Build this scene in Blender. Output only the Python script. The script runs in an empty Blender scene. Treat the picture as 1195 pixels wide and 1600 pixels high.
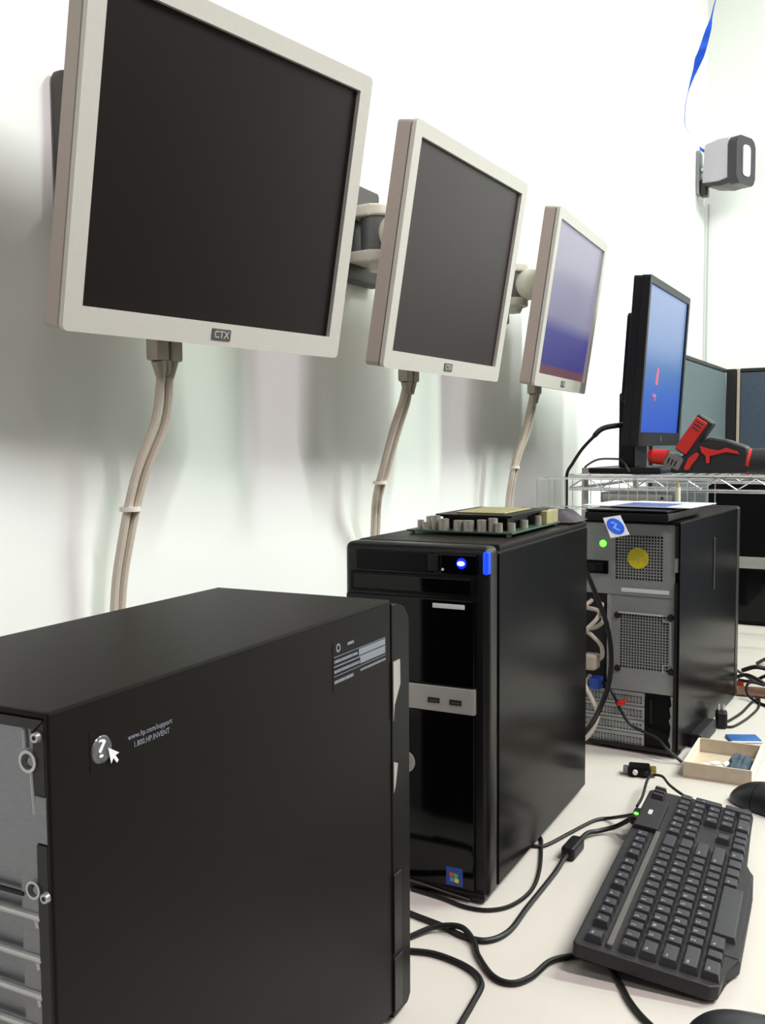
import bpy, bmesh, math, random
from mathutils import Vector, Matrix
random.seed(7)
S = bpy.context.scene
C = S.collection

# ------------------------------------------------------------------ camera
cam = bpy.data.cameras.new('camera'); camo = bpy.data.objects.new('camera', cam); C.objects.link(camo)
F_PX, YAW, PITCH, ROLL = 1512.9, math.radians(29.40), math.radians(4.01), math.radians(-0.37)
fwd = Vector((-math.sin(YAW)*math.cos(PITCH), math.cos(YAW)*math.cos(PITCH), -math.sin(PITCH)))
rt = Vector((math.cos(YAW), math.sin(YAW), 0)); up = rt.cross(fwd)
r2 = rt*math.cos(ROLL)+up*math.sin(ROLL); u2 = -rt*math.sin(ROLL)+up*math.cos(ROLL)
camo.matrix_world = Matrix(((r2.x, u2.x, -fwd.x, 0.8264), (r2.y, u2.y, -fwd.y, 0.0287), (r2.z, u2.z, -fwd.z, 0.5058), (0, 0, 0, 1)))
cam.sensor_fit = 'VERTICAL'; cam.sensor_height = 36.0; cam.lens = F_PX/1600*36.0
cam.clip_start = 0.02
S.camera = camo

# ------------------------------------------------------------------ light and exposure
w = bpy.data.worlds.new('room_ambience'); S.world = w; w.use_nodes = True
w.node_tree.nodes['Background'].inputs[0].default_value = (0.98, 1.0, 0.98, 1)
w.node_tree.nodes['Background'].inputs[1].default_value = 0.12
def area_light(name, loc, sx, sy, energy, col):
    l = bpy.data.lights.new(name, 'AREA'); l.shape = 'RECTANGLE'; l.size = sx; l.size_y = sy
    l.energy = energy; l.color = col
    o = bpy.data.objects.new(name, l); C.objects.link(o); o.location = loc
    return o
# ceiling fluorescent tubes running away from the wall, two tints, then two added fills
area_light('ceiling_tube_warm', (2.1, 0.50, 2.45), 1.3, 0.14, 68, (1.0, 0.89, 0.97))
area_light('ceiling_tube_green', (2.1, 2.05, 2.45), 1.3, 0.14, 84, (0.87, 1.0, 0.90))
area_light('back_wall_fill', (2.5, 2.9, 2.45), 1.3, 0.14, 100, (0.97, 1.0, 0.99)).rotation_euler = (math.radians(40), 0, 0)  # added fill, tilted to brighten the back wall
area_light('camera_side_fill', (2.6, -1.1, 2.45), 1.3, 0.14, 22, (1.0, 0.95, 0.96))  # added fill behind the camera for faces turned towards it
vs = S.view_settings
S.display_settings.display_device = 'sRGB'
vs.view_transform = 'Standard'; vs.look = 'None'; vs.gamma = 1.0; vs.use_curve_mapping = False
vs.exposure = 0.09

# ------------------------------------------------------------------ helpers
def lin(c):
    return tuple(((v/255)/12.92 if v/255 <= .04045 else ((v/255+.055)/1.055)**2.4) for v in c)
MATS = {}
def mat(name, rgb, rough=.5, metal=0., var=.0, scale=60., bump=0., coat=0., spec=.5, emit=None, estr=1., trans=0., stretch=None):
    m = bpy.data.materials.new(name); m.use_nodes = True; nt = m.node_tree; b = nt.nodes['Principled BSDF']
    col = lin(rgb)
    b.inputs['Base Color'].default_value = (*col, 1); b.inputs['Roughness'].default_value = rough
    b.inputs['Metallic'].default_value = metal; b.inputs['Specular IOR Level'].default_value = spec
    b.inputs['Coat Weight'].default_value = coat; b.inputs['Coat Roughness'].default_value = .05
    if trans: b.inputs['Transmission Weight'].default_value = trans
    if emit is not None:
        b.inputs['Emission Color'].default_value = (*lin(emit), 1); b.inputs['Emission Strength'].default_value = estr
    if var or bump:
        tc = nt.nodes.new('ShaderNodeTexCoord'); n = nt.nodes.new('ShaderNodeTexNoise')
        n.inputs['Scale'].default_value = scale; n.inputs['Detail'].default_value = 4
        if stretch:
            mp = nt.nodes.new('ShaderNodeMapping'); mp.inputs['Scale'].default_value = stretch
            nt.links.new(tc.outputs['Object'], mp.inputs[0]); nt.links.new(mp.outputs[0], n.inputs[0])
        else: nt.links.new(tc.outputs['Object'], n.inputs[0])
        if var:
            r = nt.nodes.new('ShaderNodeValToRGB')
            r.color_ramp.elements[0].position = .3; r.color_ramp.elements[1].position = .7
            r.color_ramp.elements[0].color = (*[max(0, v*(1-var)) for v in col], 1)
            r.color_ramp.elements[1].color = (*[min(1, v*(1+var)) for v in col], 1)
            nt.links.new(n.outputs[0], r.inputs[0]); nt.links.new(r.outputs[0], b.inputs['Base Color'])
        if bump:
            bp = nt.nodes.new('ShaderNodeBump'); bp.inputs['Strength'].default_value = bump; bp.inputs['Distance'].default_value = .001
            nt.links.new(n.outputs[0], bp.inputs['Height']); nt.links.new(bp.outputs[0], b.inputs['Normal'])
    MATS[name] = m
    return m
def screen_mat(name, stops, estr, axis=2, size=.3, base=0.):
    """lit display: vertical picture gradient over the panel's own height (a screen emits)"""
    m = bpy.data.materials.new(name); m.use_nodes = True; nt = m.node_tree; b = nt.nodes['Principled BSDF']
    b.inputs['Base Color'].default_value = (.01, .01, .012, 1); b.inputs['Roughness'].default_value = .35
    tc = nt.nodes.new('ShaderNodeTexCoord'); sp = nt.nodes.new('ShaderNodeSeparateXYZ'); mr = nt.nodes.new('ShaderNodeMapRange')
    mr.inputs['From Min'].default_value = base; mr.inputs['From Max'].default_value = base+size
    r = nt.nodes.new('ShaderNodeValToRGB'); el = r.color_ramp.elements
    while len(el) < len(stops): el.new(.5)
    for e, (p, c) in zip(el, stops): e.position = p; e.color = (*lin(c), 1)
    nt.links.new(tc.outputs['Object'], sp.inputs[0]); nt.links.new(sp.outputs[axis], mr.inputs[0])
    nt.links.new(mr.outputs[0], r.inputs[0]); nt.links.new(r.outputs[0], b.inputs['Emission Color'])
    b.inputs['Emission Strength'].default_value = estr
    MATS[name] = m; return m

mat('wall_paint', (236, 238, 233), .75, var=.012, scale=3, bump=.02)
mat('desk_laminate', (196, 190, 181), .38, var=.02, scale=9)
mat('floor_vinyl', (120, 116, 110), .6, var=.1, scale=12)
mat('ceiling_tile', (235, 235, 230), .8, var=.03, scale=30)
mat('black_paint', (21, 18, 16), .40, var=.06, scale=900, bump=.03, spec=.10)
mat('black_satin', (14, 13, 13), .20, var=.05, scale=700, spec=.05)
mat('black_flange', (14, 13, 13), .5, var=.05, scale=300)
mat('gloss_black', (5, 5, 6), .07, var=.05, scale=40, spec=.25)
mat('bezel_black', (16, 15, 15), .32, var=.05, scale=200, spec=.3)
mat('drive_black', (13, 12, 13), .34, var=.05, scale=200, spec=.12)
mat('black_plastic', (19, 18, 20), .45, var=.08, scale=300, spec=.3)
mat('key_black', (46, 45, 49), .42, var=.08, scale=400, spec=.35)
mat('kb_body', (40, 38, 40), .48, var=.08, scale=400, spec=.3)
mat('kb_strip', (86, 82, 80), .4, var=.04, scale=200)
mat('legend_white', (176, 176, 178), .6, var=.02)
mat('cable_black', (20, 19, 20), .45, var=.05, scale=200, spec=.3)
mat('steel', (128, 131, 135), .38, .75, var=.07, scale=240, stretch=(1, 1, 8))
mat('steel_ridge', (185, 186, 186), .35, .7, var=.04, scale=200)
mat('zinc', (160, 163, 162), .42, .55, var=.06, scale=260)
mat('hole_dark', (9, 9, 10), .7, var=.05)
mat('chrome', (225, 225, 225), .26, .9, var=.03, scale=80)
mat('cream_plastic', (190, 187, 178), .45, var=.02, scale=150, bump=.03)
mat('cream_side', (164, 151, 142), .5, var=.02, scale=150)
mat('panel_off', (26, 20, 19), .35, var=.03, scale=600, spec=.2)
mat('panel_off_sheen', (42, 32, 33), .38, var=.03, scale=600, spec=.2)  # same dark panel, with its stronger grazing reflection put into the colour
mat('badge_grey', (84, 86, 86), .35, .2, var=.04)
mat('badge_print', (190, 190, 184), .4, var=.02)
mat('mount_dark', (62, 58, 57), .5, var=.06, scale=120)
mat('mount_grey', (98, 98, 98), .45, var=.05, scale=120)
mat('mount_cream', (214, 210, 196), .45, var=.03, scale=120)
mat('cable_beige', (196, 186, 170), .55, var=.04, scale=200)
mat('plug_beige', (168, 158, 142), .5, var=.05, scale=160)
mat('tie_white', (222, 216, 204), .4, var=.03)
mat('print_grey', (122, 126, 136), .6, var=.05, scale=1500)
mat('print_white', (225, 226, 228), .5, var=.02)
mat('sticker_dark', (30, 28, 27), .2, var=.03)
mat('sticker_grey', (84, 84, 86), .2, var=.45, scale=160)
mat('silver_plastic', (168, 165, 160), .38, .35, var=.03, scale=200)
mat('led_blue', (10, 20, 160), .4, var=.02, emit=(5, 25, 255), estr=1.6)
mat('led_blue_core', (190, 220, 255), .4, var=.02, emit=(120, 170, 255), estr=4.)
mat('led_strip', (5, 30, 160), .4, var=.02, emit=(5, 60, 255), estr=1.5)
mat('led_green', (120, 255, 90), .4, var=.02, emit=(90, 255, 60), estr=3.)
mat('win_blue', (28, 60, 140), .3, var=.2, scale=120)
mat('win_red', (210, 70, 40), .3, var=.03); mat('win_green', (90, 170, 60), .3, var=.03)
mat('win_sky', (70, 140, 220), .3, var=.03); mat('win_yellow', (235, 205, 50), .3, var=.03)
mat('yellow_sticker', (196, 182, 40), .5, var=.12, scale=180)
mat('label_white', (205, 205, 202), .5, var=.03, scale=300)
mat('vga_blue', (38, 70, 150), .45, var=.04)
mat('red_plastic', (196, 34, 26), .4, var=.05, scale=120)
mat('tool_black', (28, 27, 29), .5, var=.08, scale=160)
mat('tool_grey', (112, 112, 108), .5, var=.08, scale=160)
mat('pcb_green', (40, 70, 52), .45, var=.25, scale=160)
mat('pcb_brown', (98, 66, 48), .5, var=.2, scale=160)
mat('cap_silver', (165, 160, 150), .35, .5, var=.05, scale=120)
mat('gold_plate', (178, 170, 120), .35, .4, var=.08, scale=90)
mat('bag_silver', (120, 112, 122), .3, .5, var=.25, scale=70, bump=.3)
mat('paper_white', (205, 207, 213), .7, var=.02, scale=60)
mat('paper_blue', (70, 86, 140), .6, var=.3, scale=60)
mat('card_blue', (36, 92, 214), .4, var=.1, scale=160)
mat('card_pale', (120, 165, 240), .4, var=.1, scale=160)
mat('cardboard', (182, 168, 146), .8, var=.07, scale=90, bump=.05)
mat('tray_cream', (222, 216, 196), .7, var=.04, scale=90)
mat('clear_plastic', (232, 230, 226), .12, var=.03, scale=200, spec=.8)
mat('cloth_blue', (100, 120, 132), .8, var=.2, scale=90, bump=.3)
mat('packet_blue', (36, 92, 156), .3, var=.25, scale=70)
mat('connector_brass', (150, 128, 66), .35, .6, var=.1, scale=150)
mat('fabric_teal', (92, 106, 110), .9, var=.22, scale=320, bump=.2)
mat('fabric_navy', (62, 72, 86), .9, var=.25, scale=320, bump=.2)
mat('post_dark', (24, 22, 22), .5, var=.05)
mat('trim_tan', (176, 160, 140), .5, var=.04)
mat('speaker_silver', (188, 182, 190), .42, .15, var=.03, scale=160)
mat('speaker_black', (42, 38, 44), .3, var=.05, scale=160)
mat('speaker_glint', (225, 225, 228), .25, .3, var=.02)
mat('ribbon_blue', (54, 112, 226), .35, var=.25, scale=30)
mat('wire_grey', (176, 178, 180), .5, var=.04)
mat('mouse_black', (30, 29, 34), .4, var=.06, scale=200)
screen_mat('screen_lavender', [(0, (120, 72, 84)), (.055, (120, 72, 84)), (.075, (64, 58, 142)), (.30, (74, 70, 152)), (.40, (150, 146, 178)), (1, (178, 174, 196))], .72, size=.287, base=.0235)
screen_mat('screen_blue', [(0, (18, 84, 214)), (.28, (40, 108, 214)), (.45, (66, 124, 196)), (.6, (104, 146, 206)), (1, (132, 158, 214))], .72, size=.315)
mat('icon_red', (150, 70, 90), .4, var=.03, emit=(190, 95, 125), estr=.6)

def M(n): return MATS[n]
def link(o, parent=None):
    C.objects.link(o)
    if parent is not None: o.parent = parent
    return o
def finish(bm, name, smooth=30):
    bmesh.ops.recalc_face_normals(bm, faces=bm.faces[:])
    me = bpy.data.meshes.new(name); bm.to_mesh(me); bm.free()
    for p in me.polygons: p.use_smooth = True
    me.set_sharp_from_angle(angle=math.radians(smooth))
    return me
def obj(name, bm, m, parent=None, smooth=30):
    me = finish(bm, name, smooth) if isinstance(bm, bmesh.types.BMesh) else bm
    if m and not me.materials: me.materials.append(M(m))
    o = link(bpy.data.objects.new(name, me), parent)
    if len(me.polygons) < 3000:
        wn = o.modifiers.new('weighted_normals', 'WEIGHTED_NORMAL'); wn.keep_sharp = True; wn.weight = 100
    return o
def tag(o, label, cat, group=None, kind=None):
    if label: o['label'] = label
    if cat: o['category'] = cat
    if group: o['group'] = group
    if kind: o['kind'] = kind
    return o
def thing(name, label, cat, loc=(0, 0, 0), rotz=0, group=None):
    o = bpy.data.objects.new(name, None); o.empty_display_size = .02; C.objects.link(o)
    o.location = loc; o.rotation_euler = (0, 0, rotz)
    return tag(o, label, cat, group)
def thing_m(name, label, cat, mtx, group=None):
    o = bpy.data.objects.new(name, None); o.empty_display_size = .02; C.objects.link(o)
    o.matrix_world = mtx
    return tag(o, label, cat, group)
def struct(name, bm, m, label=None):
    o = obj(name, bm, m); o['kind'] = 'structure'; return o
def NB(): return bmesh.new()
def bx(bm, lo, hi, bev=0, seg=2, mtx=None):
    lo = Vector(lo); hi = Vector(hi)
    r = bmesh.ops.create_cube(bm, size=1); vs_ = r['verts']
    c = (lo+hi)/2; s = hi-lo
    for v in vs_: v.co = Vector((v.co.x*s.x+c.x, v.co.y*s.y+c.y, v.co.z*s.z+c.z))
    if bev:
        es = list({e for v in vs_ for e in v.link_edges})
        r = bmesh.ops.bevel(bm, geom=es, offset=min(bev, .49*min(abs(s.x), abs(s.y), abs(s.z))), segments=seg, affect='EDGES', profile=.5)
        vs_ = list({v for f in r['faces'] for v in f.verts} | {v for v in vs_ if v.is_valid})
    if mtx is not None:
        for v in vs_: v.co = mtx @ v.co
    return bm
def box(lo, hi, bev=0, seg=2, mtx=None): return bx(NB(), lo, hi, bev, seg, mtx)
def frame_of(d):
    d = d.normalized(); a = Vector((0, 0, 1)) if abs(d.z) < .9 else Vector((1, 0, 0))
    u = d.cross(a).normalized(); return u, d.cross(u).normalized()
def cyl(bm, p0, p1, r0, r1=None, n=16, cap=True):
    p0 = Vector(p0); p1 = Vector(p1); r1 = r0 if r1 is None else r1
    u, v = frame_of(p1-p0)
    A = [bm.verts.new(p0+(u*math.cos(t)+v*math.sin(t))*r0) for t in [2*math.pi*i/n for i in range(n)]]
    B = [bm.verts.new(p1+(u*math.cos(t)+v*math.sin(t))*r1) for t in [2*math.pi*i/n for i in range(n)]]
    for i in range(n): bm.faces.new((A[i], A[(i+1) % n], B[(i+1) % n], B[i]))
    if cap: bm.faces.new(A[::-1]); bm.faces.new(B)
    return bm
def spline(pts, k=6):
    P = [Vector(p) for p in pts]
    if len(P) < 3: return P
    Q = [P[0]*2-P[1]]+P+[P[-1]*2-P[-2]]; out = []
    for i in range(1, len(Q)-2):
        for j in range(k):
            t = j/k; a, b, c, d = Q[i-1:i+3]
            out.append(.5*((2*b)+(c-a)*t+(2*a-5*b+4*c-d)*t*t+(3*b-a-3*c+d)*t**3))
    out.append(P[-1]); return out
def tube(bm, pts, r, n=8, k=6, flat=None):
    P = spline(pts, k) if k else [Vector(p) for p in pts]
    T = [(P[min(i+1, len(P)-1)]-P[max(i-1, 0)]).normalized() for i in range(len(P))]
    u, v = frame_of(T[0]); rings = []
    for i, p in enumerate(P):
        u = (u-T[i]*u.dot(T[i])).normalized(); v = T[i].cross(u)
        rr = r(i/(len(P)-1)) if callable(r) else r
        rings.append([bm.verts.new(p+(u*math.cos(a)+v*math.sin(a))*rr) for a in [2*math.pi*q/n for q in range(n)]])
    for A, B in zip(rings, rings[1:]):
        for i in range(n): bm.faces.new((A[i], A[(i+1) % n], B[(i+1) % n], B[i]))
    bm.faces.new(rings[0][::-1]); bm.faces.new(rings[-1])
    return bm
def prism(bm, poly, lo, hi, plane='XY', bev=0, seg=2):
    def P(a, b, h):
        return {'XY': (a, b, h), 'XZ': (a, h, b), 'YZ': (h, a, b)}[plane]
    A = [bm.verts.new(P(a, b, lo)) for a, b in poly]; B = [bm.verts.new(P(a, b, hi)) for a, b in poly]
    n = len(poly)
    fs = [bm.faces.new(A[::-1]), bm.faces.new(B)]+[bm.faces.new((A[i], A[(i+1) % n], B[(i+1) % n], B[i])) for i in range(n)]
    if bev:
        es = list({e for f in fs for e in f.edges})
        bmesh.ops.bevel(bm, geom=es, offset=bev, segments=seg, affect='EDGES', profile=.5, clamp_overlap=True)
    return bm
def disc_poly(cx, cy, rx, ry=None, n=24):
    ry = rx if ry is None else ry
    return [(cx+rx*math.cos(2*math.pi*i/n), cy+ry*math.sin(2*math.pi*i/n)) for i in range(n)]
def rrect(x0, y0, x1, y1, r, n=4):
    out = []
    for cx, cy, a in ((x1-r, y1-r, 0), (x0+r, y1-r, 90), (x0+r, y0+r, 180), (x1-r, y0+r, 270)):
        for i in range(n+1):
            t = math.radians(a+90*i/n); out.append((cx+r*math.cos(t), cy+r*math.sin(t)))
    return out
def ring(bm, outer, inner, lo, hi, plane='XZ', inner_lo=None):
    """flat frame with a hole; outer and inner have the same count of points"""
    def P(a, b, h): return {'XY': (a, b, h), 'XZ': (a, h, b), 'YZ': (h, a, b)}[plane]
    n = len(outer); il = lo if inner_lo is None else inner_lo
    O0 = [bm.verts.new(P(*p, lo)) for p in outer]; O1 = [bm.verts.new(P(*p, hi)) for p in outer]
    I0 = [bm.verts.new(P(*p, il)) for p in inner]; I1 = [bm.verts.new(P(*p, hi)) for p in inner]
    for i in range(n):
        j = (i+1) % n
        bm.faces.new((O0[i], O0[j], O1[j], O1[i])); bm.faces.new((I0[i], I0[j], I1[j], I1[i]))
        bm.faces.new((O0[i], O0[j], I0[j], I0[i])); bm.faces.new((O1[i], O1[j], I1[j], I1[i]))
    return bm
def text_mesh(s, width=None, height=None, depth=.0003):
    cu = bpy.data.curves.new('t', 'FONT'); cu.body = s; cu.align_x = 'CENTER'; cu.align_y = 'CENTER'; cu.resolution_u = 2
    o = bpy.data.objects.new('t', cu); me = bpy.data.meshes.new_from_object(o)
    bpy.data.objects.remove(o); bpy.data.curves.remove(cu)
    xs = [v.co.x for v in me.vertices]; ys = [v.co.y for v in me.vertices]
    W = max(xs)-min(xs); H = max(ys)-min(ys); cx = (max(xs)+min(xs))/2; cy = (max(ys)+min(ys))/2
    sx = (width/W) if width else height/H; sy = (height/H) if height else sx
    bm = bmesh.new(); bm.from_mesh(me); bpy.data.meshes.remove(me)
    for v in bm.verts: v.co = Vector(((v.co.x-cx)*sx, (v.co.y-cy)*sy, 0))
    r = bmesh.ops.extrude_face_region(bm, geom=bm.faces[:])
    for v in [g for g in r['geom'] if isinstance(g, bmesh.types.BMVert)]: v.co.z += depth
    return finish(bm, 'lettering')
def text(name, s, parent, loc, rot, m, width=None, height=None, depth=.0003):
    o = obj(name, text_mesh(s, width, height, depth), m, parent); o.location = loc; o.rotation_euler = rot; return o
ROT_SIDE = (math.pi/2, 0, math.pi/2)      # reads along +Y on a face looking +X
ROT_FRONT = (math.pi/2, 0, 0)             # reads along +X on a face looking -Y

# ------------------------------------------------------------------ the room
struct('wall_left', box((-.12, -2.5, -.75), (0, 4.3, 2.62)), 'wall_paint')
struct('wall_back', box((0, 4.2, -.75), (4.5, 4.3, 2.62)), 'wall_paint')
struct('floor', box((-.12, -2.5, -.80), (4.5, 4.3, -.75)), 'floor_vinyl')
struct('ceiling', box((-.12, -2.5, 2.62), (4.5, 4.3, 2.68)), 'ceiling_tile')

d = thing('desk', 'long white laminate workbench carrying the towers and keyboard', 'desk', (0, 0, -.75))
obj('desk_top', box((.004, -.6, .72), (.80, 3.22, .75), .003), 'desk_laminate', d)
for x, y in ((.06, -.5), (.74, -.5), (.06, 1.3), (.74, 1.3), (.06, 3.1), (.74, 3.1)):
    obj('leg', box((x-.025, y-.025, 0), (x+.025, y+.025, .72), .003), 'steel', d)

# cubicle partitions standing in the corner
p = thing('partition', 'grey-green fabric partition panel running along the wall behind the black monitor', 'partition', (.065, 3.3, -.75))
obj('fabric_panel', box((-.045, 0, .03), (.05, .79, 1.53), .004), 'fabric_teal', p)
obj('top_rail', box((-.047, 0, 1.53), (.052, .79, 1.546), .003), 'post_dark', p)
p = thing('partition_post', 'dark square post joining the two fabric partitions in the corner', 'post', (.135, 4.115, -.75))
obj('post', box((-.021, -.021, 0), (.017, .017, 1.545), .003), 'post_dark', p)
p = thing('partition', 'dark navy fabric partition panel with tan edge strip along the back wall', 'partition', (.155, 4.115, -.75))
obj('fabric_panel', box((.012, -.02, .03), (1.4, .03, 1.53), .004), 'fabric_navy', p)
obj('edge_strip', box((0, -.024, 0), (.011, .032, 1.545), .002), 'trim_tan', p)
obj('top_rail', box((.012, -.022, 1.531), (1.4, .032, 1.546), .003), 'post_dark', p)

# ------------------------------------------------------------------ wall monitors
MW, MH = .3892, .3287
def mon_matrix(x, y, z, tilt, pan):
    b = Vector((math.sin(pan), math.cos(pan), 0)); n = Vector((math.cos(pan), -math.sin(pan), 0))
    c = n*math.sin(tilt)+Vector((0, 0, 1))*math.cos(tilt); nn = b.cross(c)
    return Matrix(((nn.x, b.x, c.x, x), (nn.y, b.y, c.y, y), (nn.z, b.z, c.z, z), (0, 0, 0, 1)))
def monitor(label, pose, scr, group):
    t = thing_m('wall_monitor', label, 'monitor', mon_matrix(*pose), group)
    o = rrect(0, 0, MW, MH, .006); i = rrect(.0195, .0245, MW-.0195, MH-.0195, .0005)
    bm = NB(); ring(bm, o, i, -.0065, 0, 'YZ')
    seam = NB(); prism(seam, rrect(.0018, .0018, MW-.0018, MH-.0018, .006), -.0092, -.0064, 'YZ'); obj('seam', seam, 'mount_grey', t)
    obj('bezel', bm, 'cream_plastic', t)
    obj('screen', box((-.0085, .0185, .0235), (-.0055, MW-.0185, MH-.0185)), scr, t)
    bm = NB(); prism(bm, rrect(.0006, .0006, MW-.0006, MH-.0006, .006), -.030, -.0088, 'YZ', .0008, 1)
    cs = obj('casing', bm, 'cream_side', t)
    bm = NB()
    a = rrect(.012, .012, MW-.012, MH-.012, .01); b_ = rrect(.07, .055, MW-.07, MH-.055, .02)
    A = [bm.verts.new((-.0295, *q)) for q in a]; B = [bm.verts.new((-.052, *q)) for q in b_]
    for k in range(len(a)): bm.faces.new((A[k], A[(k+1) % len(a)], B[(k+1) % len(a)], B[k]))
    bm.faces.new(B); bm.faces.new(A[::-1])
    obj('rear_shell', bm, 'cream_side', t)
    bg = obj('badge', box((-.0002, MW/2-.0135, .0065), (.0012, MW/2+.0135, .0185), .0004, 1), 'badge_grey', t)
    text('badge_lettering', 'CTX', bg, (.0012, MW/2, .0125), ROT_SIDE, 'badge_print', .021, .0075, .0004)
    return t
poses = [(.1272, .6704, .6123, .1848, .1487), (.173, 1.1921, .6106, .1681, .0172), (.1798, 1.7567, .6139, .1489, -.0666)]
mg = 'white framed monitors in a row on the wall'
monitor('white-framed wall monitor with blank dark screen, hung above the tower with question-mark sticker', poses[0], 'panel_off', mg)
monitor('white-framed wall monitor with blank grey screen, hung above the tower with blue lights', poses[1], 'panel_off_sheen', mg)
monitor('white-framed wall monitor showing a lavender and blue picture', poses[2], 'screen_lavender', mg)
mount_names = ['dark wall plate and cream pivot arm behind the monitor above question-mark tower',
               'dark wall plate and cream pivot arm behind the blank grey-screened monitor',
               'dark wall plate and cream pivot arm behind the lavender-screened monitor']
for pz, lab, MO, ZM in zip(poses, mount_names, (-.012, -.006, .006), (.826, .842, .842)):
    mm = mon_matrix(*pz); ctr = mm @ Vector((-.052, MW/2, MH/2))
    yc = ctr.y; zb = ctr.z
    t = thing('monitor_arm', lab, 'wall mount', (0, yc+MO, ZM), 0, 'monitor wall mounts')
    obj('wall_plate', box((.0005, -.075, -.078), (.022, .075, .078), .006), 'mount_dark', t)
    bm = NB(); prism(bm, [(.022, -.03), (.06, -.03)]+[(.06+.03*math.sin(a), -.03*math.cos(a)) for a in [math.pi*q/12 for q in range(1, 12)]]+[(.06, .03), (.022, .03)], .018, .036, 'XY', .005, 3)
    obj('pivot_cap', bm, 'mount_cream', t)
    bm = NB(); prism(bm, [(.022, -.03), (.06, -.03)]+[(.06+.03*math.sin(a), -.03*math.cos(a)) for a in [math.pi*q/12 for q in range(1, 12)]]+[(.06, .03), (.022, .03)], -.052, -.034, 'XY', .005, 3)
    obj('pivot_cap', bm, 'mount_cream', t)
    bm = NB(); cyl(bm, (.058, 0, -.034), (.058, 0, .018), .026, n=24); obj('pivot_barrel', bm, 'mount_grey', t)
    bm = NB(); cyl(bm, (.06, 0, -.052), (.06, 0, -.064), .02, .014, n=20); obj('pivot_knob', bm, 'mount_cream', t)
    xb = ctr.x-.004
    bm = NB(); bmesh.ops.create_uvsphere(bm, u_segments=24, v_segments=14, radius=1)
    for q in bm.verts: q.co = Vector((.096+q.co.x*.034, q.co.y*.030, -.008+q.co.z*.032))
    obj('knuckle', bm, 'mount_cream', t, 60)
    v = obj('vesa_plate', box((-.0125, -.05, -.05), (-.0005, .05, .05), .003), 'mount_dark', t)
    v.matrix_world = Matrix.Translation((0, 0, 0))
    v.matrix_parent_inverse = Matrix.Identity(4)
    v.matrix_basis = Matrix.Translation((0, -(yc+MO), -ZM)) @ mm @ Matrix.Translation((-.052, MW/2, MH/2))

# cable bundles hanging under each monitor
def bundle(label, top, pts, nplug=2):
    t = thing('cable_bundle', label, 'cables', tuple(pts[-1]), 0, 'beige cable bundles hanging down the wall')
    o = Vector(pts[-1])
    P = [Vector(q)-o for q in pts]
    offs = [(0, -.0052, -.001), (.001, .0058, .004), (-.008, .001, .002)]
    n = len(P)
    for k, (ox, oy, bul) in enumerate(offs):
        Q = []
        for i, q in enumerate(P):
            s = i/(n-1); sp = .55+.45*math.sin(math.pi*min(1, s*1.9)) if s < .55 else .62
            Q.append(q+Vector((ox*sp, oy*sp+bul*math.sin(math.pi*s)*1.1, 0)))
        bm = NB(); tube(bm, Q, .0046, 8, 6); obj('cable', bm, 'cable_beige', t)
    for k, dy in enumerate((-.011, .011)[:nplug]):
        q = P[0]+Vector((0, dy, 0))
        bm = NB(); bx(bm, (q.x-.009, q.y-.0095, q.z-.008), (q.x+.009, q.y+.0095, q.z+.034), .003)
        cyl(bm, (q.x, q.y, q.z-.008), (q.x, q.y-dy*.4, q.z-.026), .0075, .005, 12)
        obj('plug', bm, 'plug_beige', t)
    for s in (.52, .93):
        L = spline(P, 6); q = L[int(s*(len(L)-1))]
        bm = NB(); cyl(bm, q+Vector((-.001, .0, -.0025)), q+Vector((-.001, 0, .0025)), .0115, n=16)
        obj('cable_tie', bm, 'tie_white', t)
bundle('beige cable bundle tied together, hanging from monitor above question-mark tower', 0,
       [(.10, .838, .605), (.098, .838, .575), (.085, .842, .53), (.065, .83, .47), (.05, .822, .40), (.04, .818, .33), (.035, .816, .20), (.05, .816, .02)])
bundle('beige cable bundle hanging from the blank grey-screened monitor', 0,
       [(.118, 1.372, .610), (.112, 1.372, .575), (.095, 1.372, .53), (.075, 1.372, .47), (.055, 1.38, .42), (.04, 1.40, .37), (.035, 1.40, .22), (.05, 1.40, .02)])
bundle('beige cable bundle hanging from the lavender-screened monitor', 0,
       [(.112, 1.94, .615), (.108, 1.94, .585), (.095, 1.94, .53), (.08, 1.93, .48), (.07, 1.925, .43), (.06, 1.93, .37), (.05, 1.93, .2), (.05, 1.93, .02)])

# ------------------------------------------------------------------ tower with the question-mark sticker (back to the camera)
W, H, D = .1777, .3747, .3823
t = thing('computer_tower', 'black computer tower with silver back and round question-mark sticker on its side', 'computer', (.4526, .3555, 0), .0486)
bm = NB(); bx(bm, (-W+.004, .006, .012), (-.004, D, H-.004), 0); obj('chassis', bm, 'steel', t)
bm = NB(); bx(bm, (-.0035, 0, .012), (0, D, H-.0015), .0012); obj('side_panel', bm, 'black_paint', t)
bm = NB(); bx(bm, (-W, 0, .012), (-W+.0035, D, H-.0015), .0012); obj('side_panel', bm, 'black_paint', t)
bm = NB(); bx(bm, (-W, 0, H-.004), (0, D, H), .0015); obj('top_panel', bm, 'black_paint', t)
bm = NB(); bx(bm, (-W+.003, -.0005, H-.0092), (-.0115, .006, H-.004), 0)
prism(bm, [(-.0115, H-.0040), (-.0035, H-.0040), (-.0115, H-.0115)], -.0005, .006, 'XZ'); obj('top_flange', bm, 'black_flange', t)
for z0, z1, xl in ((.3315, H-.0045, -.0120), (.018, .306, -.0115)):
    bm = NB(); bx(bm, (xl, .0005, z0), (-.0035, .0060, z1), .0006, 1); obj('side_flange', bm, 'black_flange', t)
bm = NB(); bx(bm, (-.0120, .001, .3065), (-.0036, .0060, .331), .0006, 1); obj('flange_tab', bm, 'steel', t)
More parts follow.
